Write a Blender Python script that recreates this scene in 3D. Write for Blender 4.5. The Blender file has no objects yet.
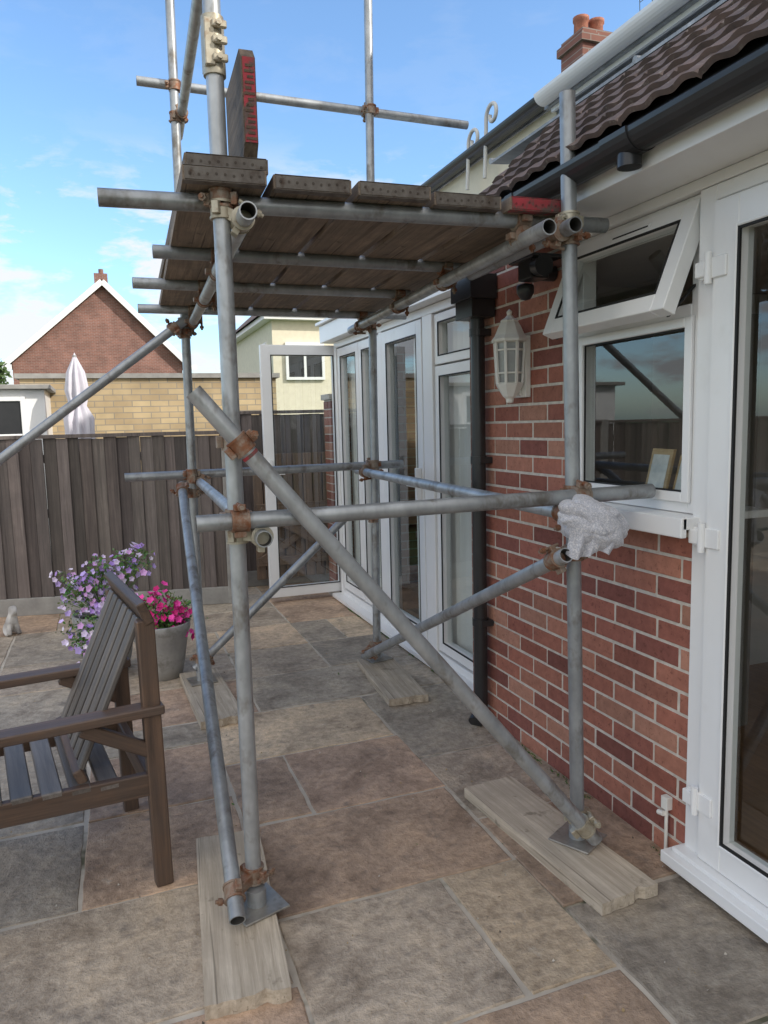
import bpy, bmesh, math, random
from mathutils import Vector as V, Matrix, noise as mnoise
random.seed(7)
R=random.random
def U(a,b): return a+(b-a)*R()
scene=bpy.context.scene

# ------------------------------------------------------------ materials
def newmat(name):
    m=bpy.data.materials.new(name); m.use_nodes=True
    nt=m.node_tree; b=nt.nodes['Principled BSDF']
    return m,nt,b
def N(nt,t,**k):
    n=nt.nodes.new(t)
    for a,v in k.items(): setattr(n,a,v)
    return n
def coords(nt,scale=(1,1,1),kind='Object'):
    tc=N(nt,'ShaderNodeTexCoord'); mp=N(nt,'ShaderNodeMapping')
    mp.inputs['Scale'].default_value=scale
    nt.links.new(tc.outputs[kind],mp.inputs['Vector']); return mp.outputs[0]
def mix(nt,fac,a,b,mode='MIX'):
    n=N(nt,'ShaderNodeMix',data_type='RGBA',blend_type=mode)
    for i,x in ((0,fac),(6,a),(7,b)):
        if hasattr(x,'is_linked'): nt.links.new(x,n.inputs[i])
        else: n.inputs[i].default_value = x if i==0 else (*x[:3],1)
    return n.outputs[2]
def ramp(nt,fac,stops):
    r=N(nt,'ShaderNodeValToRGB'); e=r.color_ramp.elements
    while len(e)<len(stops): e.new(.5)
    for i,(p,c) in enumerate(stops):
        e[i].position=p; e[i].color=(*c,1)
    nt.links.new(fac,r.inputs[0]); return r.outputs[0]
def noise(nt,vec,scale,detail=3,rough=.6,dist=0):
    n=N(nt,'ShaderNodeTexNoise'); n.inputs['Scale'].default_value=scale; n.inputs['Detail'].default_value=detail
    n.inputs['Roughness'].default_value=rough; n.inputs['Distortion'].default_value=dist
    nt.links.new(vec,n.inputs['Vector']); return n.outputs[0]
def bump(nt,b,h,strength=.3,dist=.01):
    n=N(nt,'ShaderNodeBump'); n.inputs['Strength'].default_value=strength; n.inputs['Distance'].default_value=dist
    nt.links.new(h,n.inputs['Height']); nt.links.new(n.outputs[0],b.inputs['Normal'])
def col_attr(nt): return N(nt,'ShaderNodeAttribute',attribute_name='Col').outputs[0]
def gmat(name,c1,c2=None,rough=.6,metal=0,scale=8,sv=(1,1,1),bs=.0,bd=.005,detail=3,spots=None,spot_t=(.55,.7),spscale=3,usecol=True):
    m,nt,b=newmat(name)
    if c2 is None: c2=tuple(x*.85 for x in c1)
    v=coords(nt,sv); n=noise(nt,v,scale,detail,.65)
    c=ramp(nt,n,[(.3,c1),(.7,c2)])
    if spots:
        n2=noise(nt,v,spscale,4,.7)
        f=ramp(nt,n2,[(spot_t[0],(0,0,0)),(spot_t[1],(1,1,1))])
        c=mix(nt,f,c,spots)
    if usecol: c=mix(nt,1.0,c,col_attr(nt),'MULTIPLY')
    nt.links.new(c,b.inputs['Base Color'])
    b.inputs['Roughness'].default_value=rough; b.inputs['Metallic'].default_value=metal
    if bs: bump(nt,b,n,bs,bd)
    return m
def wood(name,light,dark,axis='X',rough=.85,bs=.6,gray=None,stain=.6,gs=1.6,knots=0):
    m,nt,b=newmat(name)
    s={'X':(1.2,28,28),'Y':(28,1.2,28),'Z':(28,28,1.2)}[axis]
    v=coords(nt,s); n=noise(nt,v,gs,5,.72,.5)
    v2=coords(nt,(1,1,1)); n2=noise(nt,v2,5,4,.65)
    c=ramp(nt,n,[(.32,dark),(.47,tuple((a+b_)/2 for a,b_ in zip(light,dark))),(.64,light)])
    c=mix(nt,ramp(nt,n2,[(.38,(0,0,0)),(.62,(stain,)*3)]),c,gray or tuple(x*.55 for x in light))
    if knots:
        s3={'X':(1.5,90,90),'Y':(90,1.5,90),'Z':(90,90,1.5)}[axis]
        n3=noise(nt,coords(nt,s3),1.0,2,.5); c=mix(nt,ramp(nt,n3,[(.66,(0,0,0)),(.71,(knots,)*3)]),c,tuple(x*.4 for x in dark))
        n4=noise(nt,coords(nt,(1,1,1)),13,3,.6); c=mix(nt,ramp(nt,n4,[(.64,(0,0,0)),(.72,(.7,.7,.7))]),c,tuple(x*.6 for x in dark))
    c=mix(nt,1.0,c,col_attr(nt),'MULTIPLY')
    nt.links.new(c,b.inputs['Base Color']); b.inputs['Roughness'].default_value=rough
    bump(nt,b,n,bs,.004); return m
def brickmat(name,axis,c1,c2,mortar,rough=.9):
    m,nt,b=newmat(name)
    tc=N(nt,'ShaderNodeTexCoord'); sp=N(nt,'ShaderNodeSeparateXYZ'); cb=N(nt,'ShaderNodeCombineXYZ')
    nt.links.new(tc.outputs['Object'],sp.inputs[0])
    nt.links.new(sp.outputs['X' if axis=='X' else 'Y'],cb.inputs[0]); nt.links.new(sp.outputs['Z'],cb.inputs[1])
    t=N(nt,'ShaderNodeTexBrick'); nt.links.new(cb.outputs[0],t.inputs['Vector'])
    t.inputs['Color1'].default_value=(*c1,1); t.inputs['Color2'].default_value=(*c2,1); t.inputs['Mortar'].default_value=(*mortar,1)
    t.inputs['Scale'].default_value=1; t.inputs['Brick Width'].default_value=.225; t.inputs['Row Height'].default_value=.075
    t.inputs['Mortar Size'].default_value=.006; t.inputs['Bias'].default_value=0
    n=noise(nt,tc.outputs['Object'],1.5,4,.6)
    c=mix(nt,1.0,t.outputs[0],ramp(nt,n,[(.3,(.7,.7,.7)),(.7,(1.15,1.15,1.15))]),'MULTIPLY')
    nt.links.new(c,b.inputs['Base Color']); b.inputs['Roughness'].default_value=rough
    bump(nt,b,t.outputs[1],-.3,.005); return m

M={}
M['galv']=gmat('galvanised_steel',(.44,.46,.475),(.28,.295,.305),rough=.42,metal=.5,scale=14,sv=(1,1,.6),spots=(.19,.175,.155),spscale=9,spot_t=(.53,.69),bs=.12,bd=.002)
M['galvin']=gmat('tube_inside',(.06,.055,.05),rough=.9)
M['rust']=gmat('rusty_coupler',(.34,.30,.25),(.25,.155,.10),rough=.6,metal=.4,scale=30,spots=(.24,.10,.05),spscale=16,spot_t=(.45,.60),bs=.3,bd=.002)
M['brass']=gmat('zinc_coupler',(.50,.47,.38),(.36,.31,.23),rough=.5,metal=.5,scale=25,spots=(.24,.14,.08),spscale=14,bs=.3,bd=.002)
M['redp']=gmat('red_paint',(.42,.035,.055),(.26,.03,.035),rough=.7,scale=20,spots=(.11,.07,.06),spscale=25,spot_t=(.46,.6))
M['band']=gmat('board_end_plate',(.21,.195,.18),(.11,.09,.078),rough=.65,metal=.3,scale=20,spots=(.08,.055,.04),spscale=18)
M['deck']=wood('scaffold_board_wood',(.34,.26,.19),(.12,.09,.068),'X',gray=(.15,.12,.095),knots=.8)
M['sole']=wood('sole_board_wood',(.62,.54,.43),(.30,.245,.18),'X',gray=(.38,.32,.25),stain=.65,knots=.6)
M['chair']=wood('chair_wood',(.15,.09,.058),(.05,.032,.024),'X',rough=.5,gray=(.08,.058,.047),bs=.3)
M['chairg']=wood('chair_slat_wood',(.17,.15,.135),(.06,.052,.048),'X',rough=.42,gray=(.105,.095,.087),bs=.3)
M['fence']=wood('weathered_fence_wood',(.175,.145,.13),(.07,.058,.054),'Z',gray=(.105,.088,.08))
M['gate']=wood('gate_wood',(.34,.23,.15),(.16,.11,.08),'X',gray=(.18,.14,.11))
M['upvc']=gmat('white_upvc',(.85,.85,.845),(.81,.81,.80),rough=.28,scale=3,spots=(.72,.71,.68),spscale=4,spot_t=(.6,.9))
M['black']=gmat('black_plastic',(.02,.021,.023),(.03,.03,.032),rough=.32,scale=6)
M['seal']=gmat('rubber_seal',(.015,.015,.015),rough=.7)
M['lead']=gmat('lead_sheet',(.36,.38,.40),(.22,.235,.25),rough=.55,scale=5,sv=(1,3,1),spots=(.46,.47,.48),spscale=4,bs=.4,bd=.01)
M['cream']=gmat('cream_render',(.74,.68,.53),(.66,.60,.47),rough=.9,scale=6,bs=.2)
M['tile']=gmat('concrete_roof_tile',(.165,.115,.098),(.095,.072,.065),rough=.8,scale=14,spots=(.24,.21,.18),spscale=34,spot_t=(.58,.70),bs=.5,bd=.004)
M['tilefar']=gmat('roof_tiles',(.20,.13,.10),(.14,.10,.08),rough=.9,scale=4)
M['stone']=gmat('concrete_grey',(.36,.35,.325),(.26,.25,.235),rough=.9,scale=9,bs=.4)
M['interior']=gmat('interior_paint',(.50,.47,.43),(.45,.42,.39),rough=.9)
M['floorin']=wood('interior_floor',(.35,.2,.1),(.2,.11,.06),'Y',rough=.4)
M['blind']=gmat('fabric_blind',(.86,.86,.85),(.80,.80,.79),rough=.9,scale=5)
M['leaf']=gmat('petunia_leaf',(.14,.25,.07),(.07,.15,.04),rough=.55,scale=20)
M['petal']=gmat('petal',(1,1,1),(.9,.9,.9),rough=.6,scale=20)
M['tree']=gmat('tree_leaf',(.08,.13,.035),(.04,.075,.02),rough=.7,scale=3)
M['bark']=gmat('bark',(.12,.09,.06),(.06,.045,.03),rough=.9,scale=6,sv=(4,4,1),bs=.5)
M['potg']=gmat('grey_pot',(.40,.39,.37),(.27,.265,.255),rough=.6,scale=7,spots=(.2,.19,.17),spscale=6)
M['grass']=gmat('lawn',(.07,.11,.03),(.04,.07,.02),rough=.95,scale=3,bs=.5,bd=.03)
M['umb']=gmat('umbrella_cloth',(.70,.68,.72),(.58,.55,.61),rough=.9,scale=6)
M['frame']=wood('picture_frame_wood',(.6,.42,.22),(.4,.26,.12),'Y',rough=.4)
M['paper']=gmat('paper',(.80,.79,.76),(.50,.52,.52),rough=.9,scale=14)
M['white']=gmat('white_metal',(.80,.79,.74),(.70,.68,.62),rough=.45,scale=9,spots=(.50,.46,.38),spscale=12,spot_t=(.62,.78))
M['lampglass']=gmat('lamp_glass',(.42,.43,.42),(.30,.31,.31),rough=.15,scale=12)
M['fur']=gmat('ornament_white',(.62,.60,.57),(.22,.20,.19),rough=.7,scale=9,detail=1,usecol=False)
M['soil']=gmat('soil',(.05,.035,.025),rough=1,scale=20)
M['brickbody']=gmat('brick_face',(1,1,1),(.72,.70,.70),rough=.88,scale=26,detail=5,spots=(.56,.52,.52),spscale=60,spot_t=(.58,.66),bs=.5,bd=.003)
M['mortar']=gmat('mortar',(.68,.62,.54),(.50,.45,.39),rough=.95,scale=30,bs=.4)
M['bricky']=brickmat('yellow_brick','X',(.56,.43,.25),(.42,.31,.18),(.30,.26,.2))
M['brickr']=brickmat('red_brick_far','X',(.27,.12,.09),(.20,.09,.07),(.30,.26,.23))
M['brickrY']=brickmat('red_brick_side','Y',(.27,.12,.09),(.20,.09,.07),(.30,.26,.23))
m,nt,b=newmat('speckled_cloth'); v=coords(nt); n=noise(nt,v,150,2,.5); nb=noise(nt,v,22,3,.6)
c=ramp(nt,n,[(.40,(.56,.56,.60)),(.50,(.36,.37,.42)),(.60,(.62,.61,.63))]); nt.links.new(c,b.inputs['Base Color']); b.inputs['Roughness'].default_value=1
b.inputs['Sheen Weight'].default_value=.4; bump(nt,b,nb,.35,.008); M['rag']=m
# glass: thin pane, symmetric Schlick reflectance over tinted transmission
m=bpy.data.materials.new('window_glass'); m.use_nodes=True; nt=m.node_tree; nt.nodes.clear()
o=N(nt,'ShaderNodeOutputMaterial'); mx=N(nt,'ShaderNodeMixShader'); g=N(nt,'ShaderNodeBsdfGlossy'); t=N(nt,'ShaderNodeBsdfTransparent')
g.inputs['Roughness'].default_value=.01; g.inputs['Color'].default_value=(.95,.97,1,1); t.inputs['Color'].default_value=(.86,.90,.89,1)
lw=N(nt,'ShaderNodeLayerWeight'); lw.inputs['Blend'].default_value=.5
pw=N(nt,'ShaderNodeMath',operation='POWER'); nt.links.new(lw.outputs['Facing'],pw.inputs[0]); pw.inputs[1].default_value=4.2
ma=N(nt,'ShaderNodeMath',operation='MULTIPLY_ADD'); nt.links.new(pw.outputs[0],ma.inputs[0]); ma.inputs[1].default_value=.90; ma.inputs[2].default_value=.085
nt.links.new(ma.outputs[0],mx.inputs[0]); nt.links.new(t.outputs[0],mx.inputs[1]); nt.links.new(g.outputs[0],mx.inputs[2]); nt.links.new(mx.outputs[0],o.inputs[0])
M['glass']=m
# paving
m,nt,b=newmat('sandstone_paving'); v=coords(nt)
n1=noise(nt,v,3.4,6,.70,.5); n2=noise(nt,v,26,4,.72); n3=noise(nt,v,.8,3,.6); n5=noise(nt,v,7,5,.7,.2)
c=mix(nt,1.0,col_attr(nt),ramp(nt,n1,[(.32,(.56,.52,.48)),(.5,(1.0,.97,.93)),(.68,(1.30,1.23,1.12))]),'MULTIPLY')
c=mix(nt,1.0,c,ramp(nt,n2,[(.32,(.72,.70,.68)),(.62,(1.15,1.15,1.14))]),'MULTIPLY')
c=mix(nt,1.0,c,ramp(nt,n3,[(.35,(.76,.75,.74)),(.65,(1.12,1.09,1.05))]),'MULTIPLY')
c=mix(nt,ramp(nt,n5,[(.58,(0,0,0)),(.70,(.6,.6,.6))]),c,(.15,.13,.115))
c=mix(nt,ramp(nt,n5,[(.27,(.5,.5,.5)),(.36,(0,0,0))]),c,(.58,.53,.45))
nt.links.new(c,b.inputs['Base Color']); b.inputs['Roughness'].default_value=.70
ad=N(nt,'ShaderNodeMath',operation='ADD'); nt.links.new(n1,ad.inputs[0]); nt.links.new(n2,ad.inputs[1])
bump(nt,b,ad.outputs[0],.7,.014); M['pave']=m
M['joint']=gmat('paving_joint',(.62,.56,.47),(.40,.35,.29),rough=.95,scale=6,spots=(.12,.115,.07),spscale=2.5,spot_t=(.54,.66),bs=.4)

# ------------------------------------------------------------ mesh builder
class MB:
    def __init__(s): s.v=[];s.f=[];s.mi=[];s.c=[];s.sm=[]
    def add(s,vs,fs,mi=0,col=(1,1,1),sm=False):
        o=len(s.v); s.v+= [tuple(x) for x in vs]
        for f in fs: s.f.append([i+o for i in f]); s.mi.append(mi); s.c.append(col); s.sm.append(sm)
    def box(s,a,b,mi=0,col=(1,1,1)):
        x0,y0,z0=a;x1,y1,z1=b
        s.obox(V((x0,y0,z0)),V((x1-x0,0,0)),V((0,y1-y0,0)),V((0,0,z1-z0)),mi,col)
    def obox(s,o,a,b,c,mi=0,col=(1,1,1)):
        o=V(o);a=V(a);b=V(b);c=V(c)
        vs=[o,o+a,o+a+b,o+b,o+c,o+a+c,o+a+b+c,o+b+c]
        fs=[(0,3,2,1),(4,5,6,7),(0,1,5,4),(1,2,6,5),(2,3,7,6),(3,0,4,7)]
        if a.cross(b).dot(c)<0: fs=[tuple(reversed(f)) for f in fs]
        s.add(vs,fs,mi,col)
    def beam(s,p,q,w,t,up=(0,0,1),mi=0,col=(1,1,1)):
        p=V(p);q=V(q);d=q-p; u=V(up); x=d.cross(u).normalized(); y=x.cross(d).normalized()
        s.obox(p-x*w/2-y*t/2,d,x*w,y*t,mi,col)
    def cyl(s,p,q,r,r2=None,seg=18,mi=0,col=(1,1,1),caps=True,sm=True):
        p=V(p);q=V(q);d=(q-p).normalized(); r2=r if r2 is None else r2
        a=d.orthogonal().normalized(); b=d.cross(a)
        ring=lambda c,rr:[c+(a*math.cos(2*math.pi*i/seg)+b*math.sin(2*math.pi*i/seg))*rr for i in range(seg)]
        A=ring(p,r);B=ring(q,r2)
        s.add(A+B,[(i,(i+1)%seg,seg+(i+1)%seg,seg+i) for i in range(seg)],mi,col,sm)
        if caps:
            s.add(A,[tuple(reversed(range(seg)))],mi,col); s.add(B,[tuple(range(seg))],mi,col)
    def tube(s,p,q,r=.0242,ri=.0205,seg=24,mi=0,mii=1,col=(1,1,1)):
        s.cyl(p,q,r,seg=seg,mi=mi,col=col,caps=False)
        p=V(p);q=V(q);d=(q-p).normalized(); a=d.orthogonal().normalized(); b=d.cross(a)
        ring=lambda c,rr:[c+(a*math.cos(2*math.pi*i/seg)+b*math.sin(2*math.pi*i/seg))*rr for i in range(seg)]
        for c,e in ((p,1),(q,-1)):
            s.add(ring(c,r)+ring(c,ri),[(i,seg+i,seg+(i+1)%seg,(i+1)%seg) if e>0 else (i,(i+1)%seg,seg+(i+1)%seg,seg+i) for i in range(seg)],mi,col)
            dp=c+d*e*.12
            s.add(ring(c,ri)+ring(dp,ri),[(i,seg+i,seg+(i+1)%seg,(i+1)%seg) for i in range(seg)],mii,col,True)
            s.add(ring(dp,ri),[tuple(range(seg))],mii,col)
    def frame(s,o,u,v,n,W,H,w,d,mi=0,col=(1,1,1)):
        o=V(o);u=V(u);v=V(v);n=V(n)
        s.obox(o,u*w,v*H,n*d,mi,col); s.obox(o+u*(W-w),u*w,v*H,n*d,mi,col)
        s.obox(o+u*w,u*(W-2*w),v*w,n*d,mi,col); s.obox(o+u*w+v*(H-w),u*(W-2*w),v*w,n*d,mi,col)
    def lathe(s,c,prof,seg=24,mi=0,col=(1,1,1),sm=True,mod=None):
        vs=[]
        for (r,z) in prof:
            for i in range(seg):
                a=2*math.pi*i/seg; rr=r*(mod(a,z) if mod else 1)
                vs.append((c[0]+rr*math.cos(a),c[1]+rr*math.sin(a),c[2]+z))
        fs=[(k*seg+i,k*seg+(i+1)%seg,(k+1)*seg+(i+1)%seg,(k+1)*seg+i) for k in range(len(prof)-1) for i in range(seg)]
        s.add(vs,fs,mi,col,sm)
    def build(s,name,mats,parent=None,bevel=0,loc=None,rot=None,bseg=2):
        me=bpy.data.meshes.new(name); me.from_pydata(s.v,[],s.f); 
        for m in mats: me.materials.append(M[m])
        me.polygons.foreach_set('material_index',s.mi); me.polygons.foreach_set('use_smooth',s.sm)
        ca=me.color_attributes.new('Col','FLOAT_COLOR','CORNER'); buf=[]
        for f,c in zip(s.f,s.c): buf+= [c[0],c[1],c[2],1.0]*len(f)
        ca.data.foreach_set('color',buf); me.update()
        ob=bpy.data.objects.new(name,me); scene.collection.objects.link(ob)
        if parent: ob.parent=parent
        if loc: ob.location=loc
        if rot: ob.rotation_euler=rot
        if bevel:
            md=ob.modifiers.new('bevel','BEVEL'); md.width=bevel; md.segments=bseg; md.limit_method='ANGLE'; md.angle_limit=math.radians(50)
        return ob
def empty(name,loc=(0,0,0),rz=0):
    e=bpy.data.objects.new(name,None); scene.collection.objects.link(e); e.location=loc; e.rotation_euler=(0,0,rz); return e
def board(name,p,q,w,t,mat,parent=None,up=(0,0,1),bevel=.003,col=None,bands=None,rough=0):
    """plank with local X along its length, centre at origin"""
    p=V(p);q=V(q);d=q-p;L=d.length;x=d.normalized();z=V(up);y=z.cross(x).normalized();z=x.cross(y)
    k=MB(); col=col or (U(.8,1.15),)*3
    if rough:
        n_=14; P=[]
        for i in range(n_+1): P.append((-L/2+U(0,rough)+(.012 if i in (4,5) else 0),-w/2+w*i/n_))
        m_=10
        for i in range(1,m_): P.append((-L/2+L*i/m_,w/2+U(-.0015,.0015)))
        for i in range(n_,-1,-1): P.append((L/2-U(0,rough),-w/2+w*i/n_))
        for i in range(m_-1,0,-1): P.append((-L/2+L*i/m_,-w/2+U(-.0015,.0015)))
        c_=len(P); vs=[(a,b_,-t/2) for a,b_ in P]+[(a,b_,t/2) for a,b_ in P]
        k.add(vs,[tuple(range(c_)),tuple(reversed(range(c_,2*c_)))]+[(i,c_+i,c_+(i+1)%c_,(i+1)%c_) for i in range(c_)],0,col)
    else: k.box((-L/2,-w/2,-t/2),(L/2,w/2,t/2),0,col)
    mats=[mat]
    if bands:
        mats.append(bands); e=.0015
        for s_ in (-1,1):
            x0=s_*(L/2+.0025); x1=s_*(L/2-.03); a,b_=min(x0,x1),max(x0,x1)
            k.box((a,-w/2+.004,t/2),(b_,w/2-.004,t/2+e),1); k.box((a,-w/2+.004,-t/2-e),(b_,w/2-.004,-t/2),1)
            xa,xb=(L/2,L/2+.0025) if s_>0 else (-L/2-.0025,-L/2)
            k.box((xa,-w/2+.006,-t/2+.002),(xb,w/2-.006,t/2-.002),1,(.8,.78,.75))
            for j in range(9):
                yy=-w/2+.02+j*(w-.04)/8; zz=U(-.004,.004)
                k.cyl((xb if s_>0 else xa,yy,zz),((xb+.001) if s_>0 else (xa-.001),yy,zz),.004,seg=6,mi=1,col=(.4,.35,.3))
    ob=k.build(name,mats,parent,bevel,bseg=1)
    mw=Matrix((x,y,z)).transposed().to_4x4(); mw.translation=(p+q)/2
    ob.matrix_local=mw
    return ob

# ------------------------------------------------------------ camera
f=740.;ro=.025;phi=math.atan(88/740.);th=math.atan(274/740.)
r=V((math.cos(th),-math.sin(th),0)); fw=V((math.sin(th)*math.cos(phi),math.cos(th)*math.cos(phi),-math.sin(phi))); up=r.cross(fw)
rc=(r-up*ro).normalized(); uc=(up+r*ro).normalized()
cd=bpy.data.cameras.new('camera'); cam=bpy.data.objects.new('camera',cd); scene.collection.objects.link(cam)
mw=Matrix((rc,uc,-fw)).transposed().to_4x4(); mw.translation=(0,0,1.5); cam.matrix_world=mw
cd.sensor_width=36; cd.lens=36*f/1024; cd.clip_start=.05; cd.clip_end=2000; scene.camera=cam

# ------------------------------------------------------------ light
el=math.radians(35); sx,sy=.75,-.66
tosun=V((sx*math.cos(el),sy*math.cos(el),math.sin(el))).normalized()
sd=bpy.data.lights.new('sun','SUN'); sd.energy=4.2; sd.angle=math.radians(.5); sd.color=(1,.95,.87)
so=bpy.data.objects.new('sun',sd); scene.collection.objects.link(so); so.rotation_euler=(-tosun).to_track_quat('-Z','Y').to_euler(); so.location=(6,-6,12)
w=bpy.data.worlds.new('World'); scene.world=w; w.use_nodes=True; nt=w.node_tree; bg=nt.nodes['Background']
sky=N(nt,'ShaderNodeTexSky',sky_type='NISHITA'); sky.sun_disc=False; sky.sun_elevation=el; sky.sun_rotation=math.atan2(sx,sy)
sky.altitude=50; sky.air_density=1.0; sky.dust_density=1.0; sky.ozone_density=1.5
skyc=mix(nt,1.0,sky.outputs[0],(1.45,1.75,1.95),'MULTIPLY')
tc=N(nt,'ShaderNodeTexCoord'); mp=N(nt,'ShaderNodeMapping'); mp.inputs['Scale'].default_value=(2.2,2.2,6.0); mp.inputs['Location'].default_value=(.9,.1,.62)
nt.links.new(tc.outputs['Generated'],mp.inputs[0])
n1=noise(nt,mp.outputs[0],3.2,8,.60,.2)
f1=ramp(nt,n1,[(.48,(0,0,0)),(.57,(.95,.95,.95))])
sp=N(nt,'ShaderNodeSeparateXYZ'); nt.links.new(tc.outputs['Generated'],sp.inputs[0])
f2=ramp(nt,sp.outputs['Z'],[(.0,(1,1,1)),(.24,(1,1,1)),(.34,(.05,.05,.05))])
ff=mix(nt,1.0,f1,f2,'MULTIPLY')
cc=mix(nt,ff,skyc,(6.3,6.4,6.6))
n4=noise(nt,tc.outputs['Generated'],1.7,5,.6)  # bright cloud cover behind the camera, out of view, added to light the patio
f4=ramp(nt,n4,[(.36,(0,0,0)),(.50,(1,1,1))])
mr=N(nt,'ShaderNodeMapRange'); nt.links.new(sp.outputs['Y'],mr.inputs[0]); mr.inputs[1].default_value=.25; mr.inputs[2].default_value=-.05; mr.inputs[3].default_value=0; mr.inputs[4].default_value=1
f5=mix(nt,1.0,f4,mr.outputs[0],'MULTIPLY')
cc=mix(nt,f5,cc,(10.8,10.3,9.7))
nt.links.new(cc,bg.inputs[0]); bg.inputs[1].default_value=.15
scene.view_settings.view_transform='Standard'; scene.view_settings.look='None'; scene.view_settings.exposure=0

# ------------------------------------------------------------ ground & patio
k=MB(); k.add([(-400,-400,-.06),(400,-400,-.06),(400,600,-.06),(-400,600,-.06)],[(0,1,2,3)]); k.build('ground',['grass'])
k=MB(); G_=.28; nx,ny=26,30; X0,Y0=-5.49,-1.26
occ=[[0]*ny for _ in range(nx)]
pal=[(.53,.43,.33),(.44,.385,.325),(.57,.475,.365),(.38,.345,.30),(.52,.395,.305),(.48,.42,.35),(.46,.345,.27),(.41,.375,.325)]
sizes=[(3,2),(2,3),(2,2),(3,2),(2,3),(2,1),(1,2),(3,2),(2,2),(3,3)]
for j in range(ny):
    for i in range(nx):
        if occ[i][j]: continue
        random.shuffle(sizes)
        for (a,b_) in sizes+[(1,1)]:
            if i+a<=nx and j+b_<=ny and all(not occ[i+p][j+q] for p in range(a) for q in range(b_)):
                for p in range(a):
                    for q in range(b_): occ[i+p][j+q]=1
                break
        g=U(.004,.009); jit=lambda:U(-.006,.006)
        x0=X0+i*G_+g;x1=X0+(i+a)*G_-g;y0=Y0+j*G_+g;y1=Y0+(j+b_)*G_-g
        cs=[(x0+jit(),y0+jit()),(x1+jit(),y0+jit()),(x1+jit(),y1+jit()),(x0+jit(),y1+jit())]
        pts=[]
        for e in range(4):
            A=cs[e];B=cs[(e+1)%4];n_=8
            for s_ in range(n_):
                t=s_/n_; off=U(-.003,.003) if s_ else 0
                pts.append((A[0]+(B[0]-A[0])*t+off,A[1]+(B[1]-A[1])*t+off))
        cx=(x0+x1)/2;cy=(y0+y1)/2; z=U(-.002,.003); n_=len(pts)
        ins=[(px+(cx-px)*.014,py+(cy-py)*.014) for px,py in pts]
        c=random.choice(pal); br=U(.82,1.12); c=tuple(x*br for x in c)
        vs=[(px,py,-.03) for px,py in pts]+[(px,py,z-.004) for px,py in pts]+[(px,py,z) for px,py in ins]
        fs=[(q,(q+1)%n_,n_+(q+1)%n_,n_+q) for q in range(n_)]+[(n_+q,n_+(q+1)%n_,2*n_+(q+1)%n_,2*n_+q) for q in range(n_)]+[tuple(range(2*n_,3*n_))]
        k.add(vs,fs,0,c)
k.add([(X0-.1,Y0-.1,-.004),(1.9,Y0-.1,-.004),(1.9,7.2,-.004),(X0-.1,7.2,-.004)],[(0,1,2,3)],1)
k.build('patio_paving',['pave','joint'])
k=MB()
for i in range(1500):
    if i<900:
        y=1.9+R()*4; cl=mnoise.noise(V((y*3,0,0))); q=V((1.712-(.0 if y<3.3 else -.07)+U(-.02,.005),y,0))
    else:
        y=2.0+R()*4.5; gx=round(U(-3,1.5)/G_)*G_+X0%G_; q=V((gx+U(-.004,.004),y,-.003)); cl=mnoise.noise(V((y*4,gx*3,3)))-.25
    if cl<0: continue
    d=V((U(-1,.2),U(-1,1),U(.3,1.3))).normalized(); a=d.orthogonal().normalized(); l=U(.006,.024)
    k.add([q,q+d*l*.5+a*l*.2,q+d*l,q+d*l*.5-a*l*.2],[(0,1,2,3)],0,(U(.6,1.2),)*3)
k.build('joint_weeds',['leaf'])
# crumbs of grit and dead petals on the slabs
k=MB(); random.seed(77)
for i in range(700):
    q=V((U(-1.5,1.7),1.2+R()**1.5*5,.004)); l=U(.0015,.005); c_=random.choice([(.25,.2,.15),(.12,.1,.08),(.5,.45,.38),(.35,.25,.12)])
    a=U(0,6.28); dx=V((math.cos(a),math.sin(a),U(-.1,.3)))*l; dy=V((-math.sin(a),math.cos(a),U(0,.3)))*l*U(.4,1)
    k.add([q-dx,q-dy,q+dx,q+dy+V((0,0,l))],[(0,1,2,3)],0,c_)
k.build('patio_debris',['petal'])
random.seed(3)
# ------------------------------------------------------------ house
H=empty('brick_house')
rp=[(.41,.155,.105),(.34,.12,.082),(.45,.195,.13),(.27,.095,.072),(.42,.17,.115),(.37,.135,.096),(.48,.235,.16)]
def bricks(k,X,y0,y1,z0,z1,holes=()):
    row=0;z=z0
    while z<z1-.01:
        zt=min(z+.0635,z1); segs=[(y0,y1)]
        for h in holes:
            if zt>h[2]+.002 and z<h[3]-.002:
                ns=[]
                for a,b_ in segs:
                    if h[0]>a: ns.append((a,min(b_,h[0])))
                    if h[1]<b_: ns.append((max(a,h[1]),b_))
                segs=[s_ for s_ in ns if s_[1]-s_[0]>.01]
        yy=y0-(.1125 if row%2 else 0)-.05+U(-.004,.004)
        while yy<y1:
            for a,b_ in segs:
                p=max(yy,a);q=min(yy+.213+U(-.002,.002),b_)
                if q-p>.02:
                    c=random.choice(rp);br=U(.78,1.12);dx=U(-.0015,.0015)
                    k.box((X+dx,p,z+U(-.001,.001)),(X+.03,q,zt+U(-.001,.001)),0,tuple(x*br for x in c))
            yy+=.225
        z+=.075;row+=1
k=MB(); WX=1.725
bricks(k,WX,1.83,3.3,0,2.2,[(1.80,2.50,1.13,2.2)])
bricks(k,WX,-3,1.83,0,.03)
k.box((WX+.0035,2.50,0),(WX+.1,3.29,2.2),1); k.box((WX+.0035,1.84,0),(WX+.1,2.5,1.13),1)
k.build('brick_wall',['brickbody','mortar'],H,bevel=.002,bseg=1)
k=MB(); k.box((1.72,3.30,0),(2.0,3.36,2.2),0); k.build('wall_return',['brickrY'],H)
k=MB(); g=MB(); s=MB()
u=V((0,1,0));v=V((0,0,1));n=V((1,0,0))
k.frame((WX+.012,1.825,1.19),u,v,n,.675,.98,.055,.06)
k.box((WX+.012,1.88,1.79),(WX+.072,2.445,1.85))
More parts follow.
